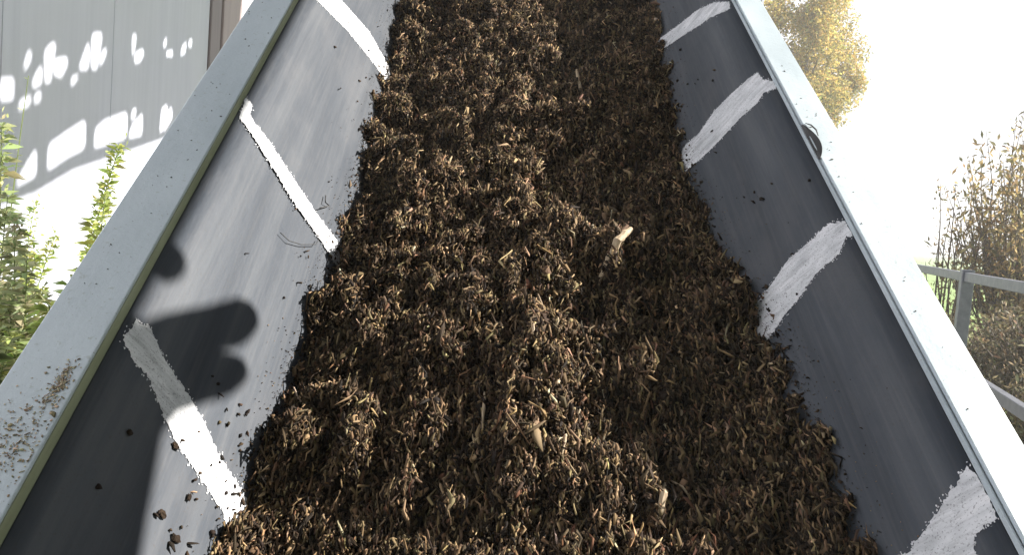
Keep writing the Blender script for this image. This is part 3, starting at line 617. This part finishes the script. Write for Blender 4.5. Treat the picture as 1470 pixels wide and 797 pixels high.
WE = [(-1.76, 3.2, 1.45, (.02, -.05), 'tallest dark green weed at the left edge with a tapering leafy tip', GREEN, 170, .12, True, 1),
      (-1.92, 3.45, 1.68, (.10, .02), 'thin bare weed stem with one dry bud rising above the others', DRY, 8, .04, False, 1),
      (-1.62, 3.3, 1.42, (.23, .02), 'bright yellow green weed leaning right in front of the sunlit wall', LIME, 240, .08, True, 2),
      (-1.38, 3.05, 1.22, (.06, .0), 'lime coloured bushy weed just left of the rail below the leaning one', LIME, 170, .08, True, 4),
      (-1.68, 3.0, 1.20, (.05, .0), 'light green weed with narrow leaves in front of the tallest one', DRY, 150, .09, False, 4),
      (-1.45, 2.75, 1.12, (-.02, .0), 'pale green leafy weed in the middle of the clump', DRY, 160, .08, True, 5),
      (-1.20, 2.50, .99, (.03, .0), 'yellowish weed close against the left rail', LIME, 160, .08, False, 5),
      (-1.30, 2.35, .95, (-.05, .05), 'low mid green weed nearest the lower left of the clump', GREEN, 170, .09, False, 6),
      (-1.08, 2.10, .84, (.03, .0), 'short dark green weed at the very front by the rail', GREEN, 150, .08, False, 6),
      (-1.22, 2.05, .88, (.0, .1), 'sprawling dull green weed left of the short front one', DRY, 150, .08, False, 6),
      (-1.48, 2.45, 1.04, (.0, .0), 'dry greenish weed with thin stems at the left edge below the tallest', DRY, 160, .09, False, 6),
      (-1.62, 2.75, 1.06, (.04, .0), 'pale yellowish green weed with many side shoots at the far left of the clump', LIME, 170, .09, True, 7),
      (-1.36, 2.62, 1.03, (.0, .0), 'light green weed with broad tangled leaves halfway down beside the rail', DRY, 190, .09, False, 7),
      (-1.12, 2.28, .93, (.0, .0), 'lime green weed leaning on the left rail in the lower clump', LIME, 170, .08, False, 6),
      (-1.36, 2.25, .96, (.0, .0), 'mixed green and straw coloured weed at the lower left edge', DRY, 190, .08, False, 7),
      (-2.1, 3.9, 1.15, (.1, .0), 'pale weed standing against the sunlit foot of the wall', LIME, 120, .08, True, 5),
      (-1.62, 4.1, 1.25, (.1, .0), 'slender yellow weed farthest along the wall beside the rail', LIME, 120, .07, True, 4)]
for w_ in WE: weed(*w_)
# ground herbage, uncountable
def herbage(name, x0, x1, y0, y1, n, h_, cols, label, rot=0):
    p = np.stack([RNG.uniform(x0, x1, n), RNG.uniform(y0, y1, n), np.full(n, 0.)], 1)
    d = RNG.normal(0, .35, (n, 3)); d[:, 2] = 1
    ln = h_ * RNG.lognormal(0, .35, n); p[:, 2] += RNG.uniform(0, h_ * .8, n)
    a_, f_, t_ = leaves(p, d, ln, ln * .07 + .004, palette(n, cols, [1] * len(cols), .25), .3)
    return tag(np_mesh(name, a_, f_, M['leaf'], t_), label, 'undergrowth', kind='stuff')
herbage('undergrowth', -2.5, -.9, 1.2, 5.2, 9000, .28, GREEN + LIME, 'tangled green undergrowth filling the ground between wall and conveyor')
herbage('dry_grass', 1.6, 7, 2.6, 11, 14000, .22, DRY + [(.24, .20, .11), (.16, .12, .07)], 'dry tangled grass and stalks behind the fence')

def crown(root, centres, n, leaf, cols, up_bias=.2):
    """leaves gathered in clumps through the crown's volume"""
    bs = []
    c = np.array([[*q[:3]] for q in centres]); r = np.array([q[3] for q in centres])
    k = RNG.choice(len(c), n, p=r ** 2.2 / (r ** 2.2).sum())
    rad = RNG.random(n) ** .45; p = c[k] + rvec(n) * (rad * r[k])[:, None]
    d = rvec(n) + [0, 0, up_bias]; ln = leaf * RNG.lognormal(0, .25, n)
    a_, f_, t_ = leaves(p, d, ln, ln * .45, palette(n, cols, [1] * len(cols), .22), .2)
    return np_mesh('crown', a_, f_, M['leaf'], t_, parent=root)
def limb_tree(name, x, y, height, cr, label, cols, seed, nclump=60, nleaf=26000, leaf=.09, squash=1.15, cz=None):
    rnd = random.Random(seed); root = empty(name, (x, y, 0)); tag(root, label, 'tree')
    cz = cz or height - cr * squash; bm = bmesh.new()
    pts = [Vector((.15 * math.sin(t * 3), .1 * math.sin(t * 4), cz * t)) for t in np.linspace(0, 1, 7)]
    add_tube(bm, pts, [.22 - .1 * t for t in np.linspace(0, 1, 7)], 10)
    cs = []
    for k in range(nclump):
        d = Vector((rnd.gauss(0, 1), rnd.gauss(0, 1), rnd.gauss(0, 1))).normalized(); rr = cr * rnd.uniform(.35, 1.0) ** .6
        c = Vector((d.x * rr, d.y * rr, cz + d.z * rr * squash)); cs.append((c.x, c.y, c.z, rnd.uniform(.16, .34) * cr))
        if k % 3 == 0: add_tube(bm, [pts[3 + k % 4], pts[3 + k % 4].lerp(c, .5) + Vector((0, 0, .2)), c], [.06, .035, .012], 5)
    bm_obj('trunk', bm, M['bark'], root); crown(root, cs, nleaf, leaf, cols)
GOLD = [(.52, .38, .11), (.60, .44, .15), (.40, .34, .10), (.28, .27, .10)]
limb_tree('autumn_tree', 7.7, 21, 8.0, 1.72, 'golden autumn tree with rounded crown rising above the right rail', GOLD, 5, 70, 46000, .085, 1.15, 5.75)

def wand_shrub(x, y, height, spread, nw, label, cols, leaf=.05, density=42, seed=1, cat='shrub', lean=0):
    rnd = random.Random(seed); root = empty('willow_shrub', (x, y, 0)); tag(root, label, cat)
    bm = bmesh.new(); P = []; D = []
    for k in range(nw):
        a_ = rnd.uniform(0, 6.28); r0 = spread * .25 * math.sqrt(rnd.random()); r1 = spread * math.sqrt(rnd.random()); hh = height * rnd.uniform(.55, 1) * (1 - .3 * (r1 / spread) ** 2)
        b0 = Vector((r0 * math.cos(a_), r0 * math.sin(a_), 0)); t1 = Vector((r1 * math.cos(a_) + lean, r1 * math.sin(a_), hh))
        mid = b0.lerp(t1, .5) + Vector((rnd.gauss(0, .06), rnd.gauss(0, .06), .1))
        pts = [b0, b0.lerp(mid, .5), mid, mid.lerp(t1, .55) + Vector((rnd.gauss(0, .03), 0, 0)), t1]
        add_tube(bm, pts, [.012, .010, .008, .005, .002], 5)
        for _ in range(int(density * hh / height)):
            t = rnd.uniform(.12, 1); sg = min(3, int(t * 4)); q = pts[sg].lerp(pts[sg + 1], t * 4 - sg)
            s1 = Vector((rnd.gauss(0, .05), rnd.gauss(0, .05), rnd.gauss(0, .04)))
            P.append(q + s1); D.append(Vector((rnd.gauss(0, .5), rnd.gauss(0, .5), rnd.uniform(.1, 1))))
    bm_obj('branches', bm, M['bark'], root)
    P = np.array([[*q] for q in P]); D = np.array([[*q] for q in D]); n = len(P); ln = leaf * RNG.lognormal(0, .3, n)
    a_, f_, t_ = leaves(P, D, ln, ln * .28, palette(n, cols, [1] * len(cols), .25), .1); np_mesh('foliage', a_, f_, M['leaf'], t_, parent=root)
AUT = [(.38, .27, .12), (.28, .22, .10), (.19, .18, .09), (.44, .34, .18)]
DULL = [(.20, .16, .09), (.14, .13, .07), (.26, .20, .12), (.10, .10, .055)]
wand_shrub(4.85, 7.0, 2.75, .80, 150, 'tall golden leafed willow shrub with upright wands at the right edge', AUT, .06, 150, 1)
wand_shrub(4.15, 7.2, 2.25, .34, 16, 'sparse thin shoots with few leaves left of the tall willow shrub', AUT, .055, 60, 2)
wand_shrub(5.9, 7.8, 3.0, .8, 90, 'taller golden shrub standing farther right behind the willow', AUT, .06, 150, 3)
wand_shrub(3.75, 5.0, 1.15, .55, 150, 'low dense brown shrub right behind the fence at the right edge', DULL, .045, 80, 4)
wand_shrub(3.75, 5.9, .92, .42, 60, 'low brownish shrub seen left of the fence post', DULL, .045, 70, 5)
wand_shrub(3.15, 4.1, .85, .45, 130, 'short dark shrub pressing against the lower fence rail', DULL, .04, 80, 6)
wand_shrub(4.4, 5.8, 1.2, .6, 150, 'dense dull brown shrub behind the others at the right edge', DULL, .045, 80, 7)
